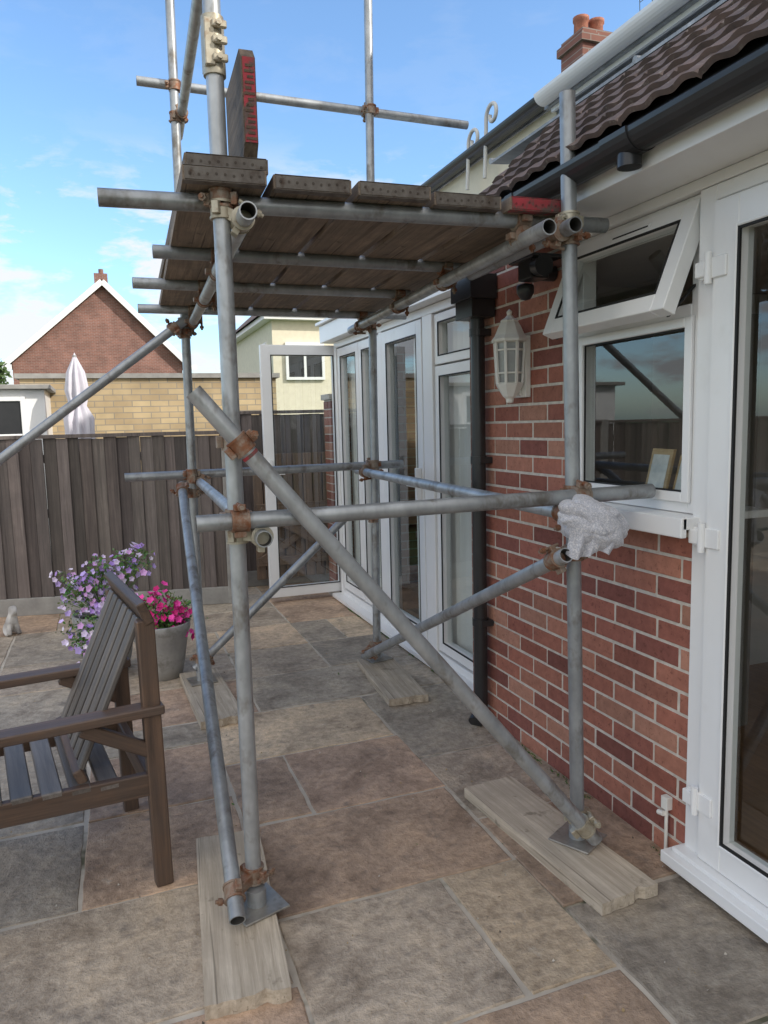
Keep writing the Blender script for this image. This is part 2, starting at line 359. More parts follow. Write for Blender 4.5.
k.frame((WX-.003,1.862,1.225),u,v,n,.60,.585,.032,.014)
g.add([(WX+.03,1.88,1.24),(WX+.03,1.88,1.79),(WX+.03,2.445,1.79),(WX+.03,2.445,1.24)],[(0,1,2,3)])
s.frame((WX+.008,1.893,1.257),u,v,n,.538,.521,.006,.006)
k.box((WX-.075,1.80,1.150),(WX+.03,2.55,1.188)); k.box((WX-.083,1.80,1.125),(WX-.060,2.55,1.187))
k.box((WX+.08,1.85,1.16),(WX+.35,2.5,1.185))
top=V((WX-.002,1.84,2.155)); bot=V((WX-.135,1.84,1.825)); vd=(top-bot); Hh=vd.length; vd=vd.normalized(); nd=u.cross(vd).normalized()
if nd.x<0: nd=-nd
k.frame(bot,u,vd,nd,.66,Hh,.058,.05)
gb=bot+nd*.02
g.add([gb+u*.05+vd*.05,gb+u*.61+vd*.05,gb+u*.61+vd*(Hh-.05),gb+u*.05+vd*(Hh-.05)],[(0,1,2,3)])
s.frame(bot+u*.056+vd*.056-nd*.002,u,vd,nd,.548,Hh-.112,.007,.006)
s.frame(bot+u*.012+vd*.012+nd*.051,u,vd,nd,.636,Hh-.024,.01,.006)
s.beam(bot+u*.03+nd*.05,(WX+.03,1.87,1.92),.012,.006); s.beam(bot+u*.63+nd*.05,(WX+.03,2.46,1.92),.012,.006)
k.obox(bot+u*.20+vd*(Hh-.045)-nd*.004,u*.2,vd*.018,nd*.005); s.obox(bot+u*.21+vd*(Hh-.040)-nd*.0055,u*.18,vd*.005,nd*.002)
# French doors
k.box((WX-.012,1.765,.08),(WX+.06,1.83,2.17)); k.box((WX-.012,-.1,2.125),(WX+.06,1.765,2.17)); 
for a,b_ in ((.86,1.757),(-.05,.85)):
    k.frame((WX-.028,a,.088),u,v,n,b_-a,2.03,.092,.06)
    g.add([(WX+.01,a+.08,.16),(WX+.01,b_-.08,.16),(WX+.01,b_-.08,2.04),(WX+.01,a+.08,2.04)],[(0,1,2,3)])
    s.frame((WX-.030,a+.090,.178),u,v,n,b_-a-.18,1.85,.009,.008)
    k.frame((WX-.034,a+.082,.170),u,v,n,b_-a-.164,1.866,.010,.006)
s.box((WX-.004,1.7575,.09),(WX,1.7645,2.12))
for z in (.28,1.13,1.93):
    k.cyl((WX-.04,1.762,z-.045),(WX-.04,1.762,z+.045),.011); k.box((WX-.036,1.70,z-.03),(WX-.026,1.80,z+.03)); k.box((WX-.046,1.772,z-.022),(WX-.012,1.81,z+.022))
k.box((WX-.085,-.1,.03),(WX+.06,1.86,.070)); k.box((WX-.055,-.1,.070),(WX+.06,1.84,.086))
k.box((WX-.015,-3,2.172),(WX+.06,2.56,2.205)); 
PX=1.85
def unit(a,b_,z0=.08,z1=2.16,w=.06,dx=0):
    k.frame((PX+dx,a,z0),u,v,n,b_-a,z1-z0,w,.065)
    g.add([(PX+dx+.03,a+w*.8,z0+w*.8),(PX+dx+.03,b_-w*.8,z0+w*.8),(PX+dx+.03,b_-w*.8,z1-w*.8),(PX+dx+.03,a+w*.8,z1-w*.8)],[(0,1,2,3)])
    s.frame((PX+dx-.002,a+w-.004,z0+w-.004),u,v,n,b_-a-2*w+.008,z1-z0-2*w+.008,.008,.006)
k.frame((PX-.01,3.37,.04),u,v,n,2.72,2.15,.05,.08)
unit(3.425,4.07,.10,1.83); unit(3.425,4.07,1.84,2.13,.05)
k.box((PX-.012,4.08,.09),(PX+.07,4.22,2.139))
unit(4.23,4.93,.10,2.13,.085,dx=-.015); k.box((PX-.012,4.94,.09),(PX+.07,5.0,2.139))
unit(5.01,5.48,.10,2.13,.07); unit(5.49,6.03,.10,2.13,.07)
k.box((PX-.09,3.33,.015),(PX+.05,6.1,.045)); k.box((PX-.05,3.33,.0),(PX+.05,6.1,.014))
k.box((PX-.05,4.26,1.0),(PX-.016,4.29,1.22)); k.box((PX-.065,4.265,1.10),(PX-.05,4.40,1.12))
k.box((PX-.10,3.32,2.192),(PX+.05,6.2,2.33)); k.box((PX-.13,3.32,2.335),(2.2,6.22,2.36))
ux=V((1,0,0)); ny_=V((0,1,0))
k.frame((1.225,6.13,.05),ux,v,ny_,.70,2.12,.085,.06)
g.add([(1.30,6.16,.12),(1.86,6.16,.12),(1.86,6.16,2.1),(1.30,6.16,2.1)],[(0,1,2,3)])
s.frame((1.305,6.127,.13),ux,v,ny_,.54,1.96,.008,.006)
k.box((1.25,6.09,1.02),(1.28,6.13,1.22)); k.box((1.25,6.075,1.10),(1.38,6.095,1.125))
k.build('upvc_frames',['upvc'],H,bevel=.003,bseg=1); g.build('glazing',['glass'],H); s.build('glazing_seals',['seal'],H)
k=MB()
k.box((4.3,-3,0),(4.35,6.1,2.2),0); k.box((1.9,-3,2.175),(4.3,6.1,2.19),0); k.box((1.95,3.25,0),(4.3,3.30,2.17),0)
k.box((1.83,-3,.012),(4.3,6.1,.02),1); k.box((1.83,-3.0,.02),(4.3,-2.95,2.17),0); k.box((1.9,6.1,0),(5,6.2,2.33),2)
k.box((1.84,1.86,.02),(1.9,3.25,1.12),0)
k.box((3.7,.5,.02),(4.28,3.0,.9),0,(1.3,1.3,1.3)); k.box((3.9,.5,1.4),(4.28,1.6,2.1),0,(1.3,1.3,1.3)); k.box((2.2,2.6,.02),(2.8,3.2,1.95),0,(.35,.33,.3))
k.build('interior',['interior','floorin','brickr'],H)
k=MB()
def slats(y0,y1,x=1.965,step=.066,z0=.12,z1=2.08,ang=1.05):
    y=y0
    while y<y1:
        a=ang+U(-.12,.12); dx=.042*math.cos(a);dy=.042*math.sin(a)
        k.add([(x+dx,y-dy,z0),(x-dx,y+dy,z0),(x-dx,y+dy,z1),(x+dx,y-dy,z1)],[(0,1,2,3)],0,(U(.82,1),)*3); y+=step
slats(3.45,4.25); slats(4.38,4.60); slats(5.05,6.0)
k.box((1.94,3.4,2.08),(2.02,6.0,2.12))
k.build('vertical_blinds',['blind'],H)
k=MB()
for y,a,hh in ((2.00,.12,.18),(2.13,.13,.20),(1.90,.09,.13)):
    o=V((1.80,y-.06,1.187)); uu=V((.02,a,0)); vv=V((.05,.0,hh)); 
    k.obox(o,uu,vv,V((.012,0,0)),0); k.obox(o+uu*.12+vv*.1-V((.0015,0,0)),uu*.76,vv*.8,V((.001,0,0)),1)
k.build('picture_frames',['frame','paper'],H)
# eaves, gutter, roof
k=MB()
k.box((1.49,-3,2.206),(1.735,2.80,2.222)); k.box((1.475,-3,2.197),(1.489,2.82,2.30)); k.build('soffit',['upvc'],H,bevel=.002)
def gutter(k,x,z,y0,y1,r,mi=0):
    seg=12; pr=[]
    for i in range(seg+1):
        a=math.pi+math.pi*i/seg; pr.append((x+r*math.cos(a),z+r*math.sin(a)))
    pr2=[(x+(r-.004)*math.cos(math.pi+math.pi*i/seg),z+(r-.004)*math.sin(math.pi+math.pi*i/seg)) for i in range(seg,-1,-1)]
    P=pr+pr2; m_=len(P)
    vs=[(a,y0,b_) for a,b_ in P]+[(a,y1,b_) for a,b_ in P]
    k.add(vs,[(i,(i+1)%m_,m_+(i+1)%m_,m_+i) for i in range(m_)],mi,sm=False)
    for y in (y0,y1): k.add([(a,y,b_) for a,b_ in pr],[tuple(range(len(pr)))],mi)
k=MB(); gutter(k,1.43,2.285,-3,2.84,.056)
for y in (.9,2.35): gutter(k,1.43,2.287,y,y+.05,.060)
k.cyl((1.43,1.80,2.20),(1.43,1.80,2.24),.034); gutter(k,1.43,2.287,1.745,1.86,.061)
gutter(k,2.14,3.09,3.32,5.0,.05); k.cyl((1.47,2.75,2.24),(1.55,3.15,2.17),.03)
k.box((1.60,3.10,1.98),(1.72,3.27,2.06)); k.box((1.585,3.08,2.06),(1.72,3.29,2.17)); k.cyl((1.675,3.19,2.0),(1.675,3.19,.03),.034); 
for z in (.5,1.3,1.9): k.cyl((1.675,3.19,z),(1.675,3.19,z+.035),.040); k.box((1.66,3.145,z),(1.73,3.235,z+.03))
k.cyl((1.675,3.19,.06),(1.62,3.15,.02),.036)
k.build('gutter_and_downpipe',['black'],H,bevel=.002,bseg=1)
k=MB()
P0=V((1.405,0,2.312)); P1=V((1.86,0,2.735)); sl=(P1-P0); nrm=V((-sl.z,0,sl.x)).normalized()
nc=6; ya,yb=-1.2,2.80; st=.00833; ny2=int((yb-ya)/st)
for i in range(nc):
    a=P0+sl*(i/nc); b_=P0+sl*((i+1.12)/nc); vs=[]
    for j in range(ny2+1):
        y=ya+j*st; ph=(y/.10)%1.0; hgt=.010*(.5-.5*math.cos(2*math.pi*ph))
        if ((y/.30+.5*(i%2))%1.0)<.03: hgt-=.008
        A=a+nrm*(.022+hgt); B=b_+nrm*(.004+hgt); A0=a+nrm*(.006+hgt)
        for p in (A0,A,B): vs.append((p.x,y,p.z))
    o=len(k.v); k.v+=vs
    for j in range(ny2):
        q=3*j; tl=int((ya+j*st)/.30+.5*(i%2)+40); c=.72+.5*((math.sin(tl*12.9+i*78.2)*4375.5)%1.0)
        for f_ in ((q,q+3,q+4,q+1),(q+1,q+4,q+5,q+2)):
            k.f.append([t+o for t in f_]); k.mi.append(0); k.c.append((c,c*.98,c*.96)); k.sm.append(False)
k.obox(P0+V((.02,-3,-.02)),sl,V((0,5.8,0)),nrm*.02,1)
k.build('roof_tiles',['tile','black'],H)
k=MB()
for j in range(6):
    y0=-3+j*1.06; y1=y0+1.05
    k.obox(V((1.84,y0,2.745)),V((.37,0,.03)),V((0,y1-y0,0)),V((0,0,.012)),0,(U(.85,1.1),)*3)
    k.box((2.205,y0,2.60),(2.22,y1,3.02),0,(U(.85,1.1),)*3)
    k.cyl((1.84,y1+.005,2.76),(2.2,y1+.005,2.79),.014,seg=8)
k.box((1.80,2.82,2.36),(2.2,3.36,2.62),0)
k.obox(V((1.60,2.81,2.36)),V((.3,0,.32)),V((0,.06,0)),V((0,0,.06)),0)
k.build('lead_roofing',['lead'],H)
k=MB(); k.box((2.22,-3,2.2),(5,3.33,3.02),1); k.box((2.20,3.33,2.3),(5,5.0,3.05),0)
k.box((2.19,3.35,3.05),(5.0,5.03,3.10),2); k.box((2.13,-3,3.02),(5.0,3.33,3.06),2); 
k.build('upper_wall',['cream','lead','lead'],H)
k=MB(); gutter(k,2.10,3.07,-3,3.30,.05); k.box((2.15,-3,3.0),(2.165,3.3,3.1)); k.build('white_gutter',['upvc'],H)
k=MB(); k.box((4,-9,0),(10.5,3.2,5.7),0)  # unseen two-storey block, added to keep the patio in shade
k.add([(3.7,-9.3,5.6),(3.7,3.4,5.6),(7.2,3.4,8.4),(7.2,-9.3,8.4),(10.8,-9.3,5.6),(10.8,3.4,5.6)],[(0,1,2,3),(3,2,5,4),(1,5,2),(0,3,4)],1)
for y in (-7,-4,-1): k.box((3.96,y,3.4),(4.0,y+1.4,4.7),2)
k.build('added_shade_block',['brickrY','tilefar','upvc'],H)
k=MB(); k.box((5.05,3.5,0),(8.5,12,2.9),0)
k.add([(4.9,3.3,2.85),(4.9,12.2,2.85),(6.8,12.2,4.9),(6.8,3.3,4.9),(8.7,3.3,2.85),(8.7,12.2,2.85)],[(0,3,2,1),(3,4,5,2),(1,2,5),(0,4,3)],1)
k.build('rear_range',['brickrY','tilefar'],H)
k=MB(); k.box((5.65,8.0,3.6),(6.12,8.45,6.0),0); k.box((5.61,7.96,6.0),(6.16,8.49,6.1),0); k.box((5.65,8.0,6.1),(6.12,8.45,6.16),0)
for yy,xx in ((8.22,5.78),(8.22,6.0)): k.lathe((xx,yy,6.16),[(.09,0),(.085,.16),(.10,.18),(.10,.22),(.07,.23),(.07,.16)],seg=14,mi=1,col=(2.6,1.4,1.0))
k.build('chimney_stack',['brickr','tile'],H)
k=MB(); k.cyl((1.712,1.915,.20),(1.712,1.915,.02),.006); k.box((1.70,1.90,.17),(1.724,1.93,.215)); k.cyl((1.70,1.915,.155),(1.70,1.94,.15),.009)
k.build('outside_pipe',['white'],H,bevel=.002)

# ------------------------------------------------------------ wall lantern
k=MB(); c=V((1.650,2.85,1.575)) 
def hexp(prof,mi=0,seg=8): k.lathe(c,prof,seg=seg,mi=mi,sm=False)
hexp([(.001,.0),(.016,.004),(.018,.02),(.030,.03),(.046,.055),(.058,.075),(.062,.085),(.055,.09)])
for i in range(8):
    a=2*math.pi*i/8
    k.beam(c+V((.056*math.cos(a),.056*math.sin(a),.085)),c+V((.066*math.cos(a),.066*math.sin(a),.26)),.012,.010,up=(math.cos(a),math.sin(a),0))
hexp([(.048,.088),(.058,.258)],1)
for z_,r_ in ((.125,.059),(.222,.0645)):
    hexp([(r_-.006,z_),(r_+.003,z_),(r_+.003,z_+.008),(r_-.006,z_+.008)])
hexp([(.062,.255),(.078,.262),(.080,.272),(.066,.29),(.050,.325),(.038,.345),(.040,.352),(.022,.362),(.010,.375),(.013,.388),(.001,.40)])
hexp([(.001,.256),(.074,.257)])
k.box((1.700,2.80,1.60),(1.724,2.90,1.86)); k.beam(c+V((.04,0,.04)),(1.71,2.85,1.63),.02,.02)
k.build('wall_lantern',['white','lampglass'],None,bevel=.0012,bseg=1)
k=MB(); k.cyl((1.72,2.62,2.08),(1.66,2.62,2.08),.03); k.box((1.58,2.56,2.05),(1.66,2.66,2.13)); k.cyl((1.60,2.55,2.09),(1.60,2.50,2.085),.035,.04); k.lathe((1.62,2.67,2.02),[(.001,-.04),(.02,-.035),(.035,-.01),(.035,.02),(.001,.03)],seg=14)
k.box((1.56,2.52,2.12),(1.70,2.70,2.135)); k.build('security_light',['black'],None,bevel=.003,bseg=1)

# ------------------------------------------------------------ scaffold
S=empty('scaffold_tower')
k=MB()
z0=.052
T=[((.34,2.16,z0),(.34,2.16,3.9)),((1.455,2.06,z0),(1.40,2.06,2.50)),((.43,4.28,z0),(.465,4.28,4.6)),((1.50,4.24,z0),(1.56,4.24,4.6)),
 ((.02,2.21,2.125),(1.62,2.16,2.145)),((.20,2.88,2.140),(1.45,2.86,2.14)),((.15,3.5,2.14),(1.46,3.5,2.14)),((.20,4.22,2.14),(1.72,4.19,2.14)),
 ((.39,2.03,2.070),(.495,4.5,2.077)),((1.285,1.98,2.075),(1.46,4.45,2.08)),((1.37,1.97,2.085),(1.42,2.75,2.09)),
 ((.27,4.335,3.335),(2.20,4.30,3.31)),((.395,1.7,3.17),(.50,4.6,3.17)),
 ((.22,2.105,1.235),(1.70,2.005,1.255)),((.40,2.06,1.185),(.485,4.45,1.20)),((1.37,1.96,1.20),(1.46,4.4,1.215)),((.08,4.335,1.24),(1.72,4.295,1.25)),
 ((.225,2.055,1.60),(1.475,1.985,.075)),((.40,4.34,.10),(1.42,4.34,.99)),((1.40,4.18,.09),(1.335,1.96,1.075)),((.375,4.24,1.19),(.265,2.02,.085)),((.50,4.23,2.13),(-2.30,4.23,.03))]
for p,q in T: 
    b_=U(.82,1.12); k.tube(p,q,col=(b_,b_,b_))
k.build('tubes',['galv','galvin'],S)
for i in range(5):
    x=.345+i*.247; y0=2.10+U(-.02,.03); zz=2.171+U(0,.006)
    board('deck_board',(x,y0,zz),(x+.09,4.42+U(-.05,.05),zz),.225,.038,'deck',S,bands='band' if i<4 else 'redp',col=(U(.75,1.25),)*3)
board('deck_board',(.355,2.12,2.214),(.40,3.9,2.214),.225,.038,'deck',S,bands='band',col=(.8,.8,.8))
for yy,xx in ((2.6,.9),(3.3,1.0)): board('deck_board',(.5,yy,2.214),(1.4,yy+.02,2.214),.225,.038,'deck',S)
k=MB(); L=.34; w2,h2,ch=.019,.145,.035
prof=[(0,-h2+ch),(ch,-h2),(L,-h2),(L,h2),(ch,h2),(0,h2-ch)]
vs=[(x,-w2,z) for x,z in prof]+[(x,w2,z) for x,z in prof]; n_=len(prof)
k.add(vs,[tuple(range(n_)),tuple(reversed(range(n_,2*n_)))]+[(i,n_+i,n_+(i+1)%n_,(i+1)%n_) for i in range(n_)],0,(.62,.6,.58))
k.box((-.003,-w2+.003,-h2+ch),(0,w2-.003,h2-ch),1)
random.seed(31)
for j in range(14):
    zz=-h2+ch+.006+j*.0145; k.box((-.0045,-w2+U(.004,.014),zz),(-.003,w2-U(.004,.014),zz+.007),0,(.5,.42,.38))
ob=k.build('toe_board',['deck','redp'],S); ob.location=(.425,2.12,2.385); ob.rotation_euler=(0,0,math.radians(88))
for (p,q) in (((.25,1.77,.022),(.32,2.58,.022)),((1.425,1.74,.022),(1.365,2.55,.022)),((.46,3.66,.022),(.43,4.48,.022)),((1.43,3.55,.022),(1.49,4.27,.022))):
    board('sole_board',p,q,.222,.04,'sole',S,col=(U(.92,1.08),)*3,rough=.006,bevel=0)
k=MB()
for x,y,a in ((.34,2.13,.3),(1.455,2.06,.5),(.43,4.28,.1),(1.50,4.24,.2)):
    c_=math.cos(a);s_=math.sin(a); k.obox(V((x,y,.0435))-V((c_*.075-s_*.075,s_*.075+c_*.075,0)),V((c_*.15,s_*.15,0)),V((-s_*.15,c_*.15,0)),V((0,0,.007)),0,(.9,.82,.72))
    k.cyl((x,y,.05),(x,y,.10),.030)
k.build('base_plates',['galv'],S,bevel=.002,bseg=1)
k=MB()
def coupler(pa,da,pb,db,mi=0):
    pa=V(pa);pb=V(pb);da=V(da).normalized();db=V(db).normalized()
    for p,d,o in ((pa,da,pb),(pb,db,pa)):
        k.cyl(p-d*.021,p+d*.021,.0300,seg=20,mi=mi)
        k.cyl(p-d*.025,p-d*.018,.0325,seg=20,mi=mi); k.cyl(p+d*.018,p+d*.025,.0325,seg=20,mi=mi)
        t=(o-p); t=t-d*t.dot(d)
        if t.length<1e-4: t=d.orthogonal()
        t.normalize(); sd_=d.cross(t).normalized()
        for sg in (1,-1):
            c_=p+sd_*sg*.038
            k.obox(c_-d*.017-t*.010-sd_*.009,d*.034,t*.020,sd_*.018,mi)
        c_=p+sd_*.043
        k.cyl(c_-t*.045,c_+t*.032,.0060,seg=8,mi=mi); k.cyl(c_-t*.036,c_-t*.024,.0115,seg=6,mi=mi,sm=False)
    k.beam(pa,pb,.032,.032,up=da if abs(da.dot((pb-pa).normalized()))<.9 else db,mi=mi)
X=(1,0,0);Y=(0,1,0);Z=(0,0,1)
coupler((.34,2.16,2.10),Z,(.39,2.13,2.07),Y,1); coupler((.34,2.16,2.13),Z,(.36,2.205,2.129),X,0)
coupler((.34,2.16,1.19),Z,(.402,2.12,1.187),Y,1); coupler((.34,2.16,1.24),Z,(.34,2.097,1.237),X,0)
coupler((.34,2.16,1.46),Z,(.345,2.05,1.453),(1.25,-.07,-1.525),0)
coupler((.34,2.16,.13),Z,(.27,2.10,.12),(.11,2.2,1.1),0); coupler((.34,2.16,3.1),Z,(.41,2.16,3.17),Y,0)
coupler((1.41,2.06,2.07),Z,(1.36,2.05,2.08),Y,0); coupler((1.41,2.06,2.12),Z,(1.41,2.165,2.142),X,1); coupler((1.30,2.17,2.09),Y,(1.30,2.17,2.14),X,0)
coupler((1.43,2.06,1.21),Z,(1.374,2.03,1.20),Y,0); coupler((1.43,2.06,1.26),Z,(1.43,2.02,1.252),X,0)
coupler((1.435,2.06,1.06),Z,(1.337,2.02,1.05),(-.065,-2.2,.98),0); coupler((1.453,2.06,.13),Z,(1.43,1.99,.13),(1.25,-.07,-1.535),1)
coupler((.46,4.28,3.31),Z,(.46,4.33,3.332),X,0); coupler((.455,4.28,3.15),Z,(.487,4.27,3.17),Y,0)
coupler((.44,4.28,2.08),Z,(.485,4.28,2.077),Y,0); coupler((.44,4.28,1.22),Z,(.48,4.28,1.2),Y,0); coupler((.437,4.28,1.25),Z,(.437,4.33,1.242),X,0)
coupler((.43,4.28,.18),Z,(.47,4.34,.16),(1,0,.87),0); coupler((.44,4.28,1.14),Z,(.372,4.2,1.17),(.11,2.2,1.1),0); coupler((.44,4.28,2.02),Z,(.38,4.23,2.04),(2.8,0,2.1),0)
coupler((1.55,4.24,3.3),Z,(1.55,4.31,3.318),X,0); coupler((1.52,4.24,2.08),Z,(1.45,4.24,2.08),Y,0); coupler((1.51,4.24,1.22),Z,(1.455,4.24,1.213),Y,0)
coupler((1.51,4.24,1.26),Z,(1.51,4.30,1.25),X,0); coupler((1.50,4.24,.13),Z,(1.42,4.12,.12),(-.065,-2.2,.98),0); coupler((1.50,4.24,.93),Z,(1.37,4.34,.95),(1,0,.87),0)
for yy in (2.87,3.5,4.2):
    for xx in (.43+(yy-2.9)*.04,1.36+(yy-2.9)*.07): coupler((xx,yy,2.077),Y,(xx,yy,2.138),X,0)
k.build('couplers',['rust','brass'],S,bevel=.0015,bseg=1)
k=MB(); k.box((.312,2.124,2.465),(.340,2.196,2.585),0); k.cyl((.34,2.16,2.45),(.34,2.16,2.60),.0305,mi=0)
for z in (2.485,2.53,2.57): k.cyl((.350,2.108,z),(.350,2.13,z),.008,seg=6,sm=False); k.box((.332,2.118,z-.010),(.372,2.130,z+.010))
k.build('sleeve_coupler',['brass'],S,bevel=.003,bseg=1)
k=MB(); A_=V((.225,2.055,1.60));D_=(V((1.475,1.985,.075))-A_).normalized()
for t0,t1 in ((.165,.182),(.222,.232)): k.cyl(A_+D_*t0,A_+D_*t1,.0252,mi=0)
k.build('paint_marks',['redp'],S)
# rag: a towel wound round the coupler - puffed bands of cloth with sharp valleys, plus a loose hanging end
bm=bmesh.new(); bmesh.ops.create_icosphere(bm,subdivisions=6,radius=1)
a1=V((.75,.1,.65)).normalized(); a2=V((-.5,.2,.84)).normalized()
for v_ in bm.verts:
    c_=v_.co.copy(); n1_=mnoise.noise(c_*1.2+V((3,1,2))); n2_=mnoise.noise(c_*1.9+V((9,4,2)))
    t=5.2*c_.dot(a1)+1.6*n1_+.8*c_.y; band=abs(math.sin(t))**.55
    t2=7.5*c_.dot(a2)+2.4*n2_; fine=abs(math.sin(t2))**.7
    w_=max(0,min(1,.5+1.5*n2_))
    rr=.86+.17*band+.07*fine*w_+.12*n1_
    flat=1/ (abs(c_.x)**3+abs(c_.z)**3+abs(c_.y)**3)**(1/3)
    rr*=.55+.45*flat
    v_.co=V((c_.x*.108*rr,c_.y*.072*rr,c_.z*.076*rr-.22*c_.x*.05))
o_=len(bm.verts); gx,gy_=26,16; grid=[]
for j in range(gy_):
    for i in range(gx):
        s_=i/(gx-1); t_=j/(gy_-1); xx=-.075+.15*s_; fold=.010*math.sin(s_*17+1.5*t_)+.006*math.sin(s_*31+2)
        grid.append(bm.verts.new((xx*(1-.12*t_),-.055+.012*t_+fold*(.3+t_),-.03-.072*t_*(1+.28*math.sin(s_*5+.6)))))
for j in range(gy_-1):
    for i in range(gx-1):
        q=j*gx+i; bm.faces.new((grid[q],grid[q+1],grid[q+1+gx],grid[q+gx]))
me=bpy.data.meshes.new('rag'); bm.to_mesh(me); bm.free(); me.materials.append(M['rag'])
for p in me.polygons: p.use_smooth=True
ob=bpy.data.objects.new('cloth_rag',me); scene.collection.objects.link(ob); ob.location=(1.44,1.975,1.170); ob.rotation_euler=(0,.22,-.35)

# ------------------------------------------------------------ chair
random.seed(12)
C=empty('garden_armchair')
def cb(nm,p,q,w_,t_,up=(0,0,1),mat='chair',bev=.004): return board(nm,p,q,w_,t_,mat,C,up,bev,col=(U(.8,1.25),)*3)
yn,yf=2.43,2.99; xb,xf=.085,-.46
for y in (yn,yf):
    cb('back_leg',(xb,y,0),(xb-.01,y,.90),.045,.055,up=(1,0,0)); cb('front_leg',(xf,y,0),(xf,y,.585),.045,.055,up=(1,0,0))
    cb('arm',(xf-.06,y,.605),(xb+.03,y,.605),.075,.03)
    cb('seat_rail',(xf+.02,y,.375),(xb-.02,y,.355),.03,.075)
    cb('arm_brace',(xb-.22,y-.005,.585),(xb-.02,y-.005,.47),.03,.045)
cb('front_rail',(xf,yn+.02,.375),(xf,yf-.02,.375),.03,.075); cb('back_rail',(xb-.02,yn+.02,.35),(xb-.02,yf-.02,.35),.03,.075)
for i in range(6):
    x=xf-.02+i*.083; z=.422-i*.008
    cb('seat_slat',(x,yn-.015,z),(x,yf+.015,z),.062,.02,mat='chairg')
cb('back_top_rail',(xb-.01,yn-.03,.925),(xb-.01,yf+.03,.925),.03,.075,up=(-.4,0,1)); cb('back_bottom_rail',(xb-.23,yn+.02,.42),(xb-.23,yf-.02,.42),.03,.05,up=(-.4,0,1))
for i in range(6):
    y=yn+.055+i*(yf-yn-.11)/5
    cb('back_slat',(xb-.225,y,.44),(xb-.02,y,.90),.060,.018,up=(-1,0,.45),mat='chairg')
C.matrix_world=Matrix.Translation(V((xb,yn,0)))@Matrix.Rotation(math.radians(9),4,'Z')@Matrix.Translation(V((-xb,-yn,0)))

# ------------------------------------------------------------ pots + flowers
def plant(name,c,lobes,nleaf,nfl,cols,pot,fs_=(.014,.024)):
    E=empty(name); k=MB(); r,h=pot
    k.lathe((c[0],c[1],0),[(.001,0),(r*.68,.0),(r*.8,h*.25),(r*.98,h*.8),(r*1.06,h*.86),(r*1.08,h*.98),(r*1.02,h),(r*.95,h*.96),(r*.9,h*.85)],seg=28,mi=0)
    k.lathe((c[0],c[1],0),[(r*.93,h*.88),(.001,h*.9)],seg=20,mi=1); k.build('pot',['potg','soil'],E)
    k=MB(); cc=V((c[0],c[1],h*.9)); wts=[l[3]**3 for l in lobes]
    def P():
        l=random.choices(lobes,wts)[0]
        while True:
            p=V((U(-1,1),U(-1,1),U(-1,1)))
            if p.length<1 and R()<.25+p.length: break
        nn=mnoise.noise((V(l[:3])+p*l[3])*6)
        return V((c[0],c[1],0))+V(l[:3])+p*l[3]*(1+.6*nn),p
    for i in range(nleaf):
        q,p=P(); q=q-p*.02; l=U(.012,.03); d=(V((U(-1,1),U(-1,1),U(-.3,1)))+p*.5).normalized(); a=d.orthogonal().normalized()
        k.add([q,q+d*l*.5+a*l*.3,q+d*l,q+d*l*.5-a*l*.3],[(0,1,2,3)],0,(U(.6,1.6),U(.7,1.5),U(.6,1.2)))
    for i in range(120):
        q,p=P(); k.cyl(cc.lerp(q,.2),q,.0018,seg=4,col=(.8,1,.6))
    for i in range(nfl):
        q,p=P(); q=q+p*U(.0,.05)
        nr=(V((p.x,p.y-.5,p.z*.7+.4))+V((U(-.6,.6),U(-.6,.6),U(-.5,.5)))).normalized(); a=nr.orthogonal().normalized(); b_=nr.cross(a); rr=U(*fs_); c_=random.choice(cols); br=U(.8,1.15); c_=tuple(x*br for x in c_)
        vs=[q-nr*rr*.5]+[q+(a*math.cos(t*math.pi/5)+b_*math.sin(t*math.pi/5))*rr*(1 if t%2==0 else .72) for t in range(10)]
        k.add(vs,[(0,1+t,1+(t+1)%10) for t in range(10)],1,c_)
    k.build('foliage_and_flowers',['leaf','petal'],E)
plant('petunia_pot',(.235,4.60),[(0,0,.40,.13),(.06,-.03,.34,.11),(-.08,-.02,.36,.10),(.12,-.02,.42,.07),(.15,-.05,.36,.06)],900,150,[(.85,.03,.36),(.74,.02,.24),(.9,.08,.44)],(.165,.34),(.018,.030))
plant('lobelia_pot',(-.08,4.85),[(.0,0,.54,.15),(.17,0,.64,.11),(-.16,-.02,.52,.11),(.26,.02,.72,.06),(-.02,-.05,.68,.08),(.08,-.08,.45,.12),(-.1,-.22,.28,.13),(-.05,-.24,.18,.10),(-.22,-.1,.64,.05),(.1,0,.74,.05)],2200,360,[(.60,.46,.86),(.70,.56,.90),(.82,.70,.92),(.50,.32,.74),(.88,.80,.94),(.75,.45,.8)],(.18,.38),(.014,.026))

# small dog ornament
k2=bpy.data.meshes.new('dog'); J=[((0,0,.07),.045),((0,-.02,.12),.042),((0,-.045,.165),.026),((0,-.06,.195),.034),((0,-.10,.185),.017),
 ((.03,-.045,.06),.016),((.032,-.055,.008),.014),((-.03,-.045,.06),.016),((-.032,-.055,.008),.014),
 ((.04,.0,.035),.028),((.045,-.05,.01),.014),((-.04,.0,.035),.028),((-.045,-.05,.01),.014),((0,.05,.02),.012),((.02,.09,.03),.007),((.022,-.05,.225),.009),((-.022,-.05,.225),.009)]
Ed=[(0,1),(1,2),(2,3),(3,4),(1,5),(5,6),(1,7),(7,8),(0,9),(9,10),(0,11),(11,12),(0,13),(13,14),(3,15),(3,16)]
k2.from_pydata([j[0] for j in J],Ed,[]); ob=bpy.data.objects.new('dog_ornament',k2); scene.collection.objects.link(ob)
md=ob.modifiers.new('skin','SKIN')
for i,j in enumerate(J): k2.skin_vertices[0].data[i].radius=(j[1],j[1])
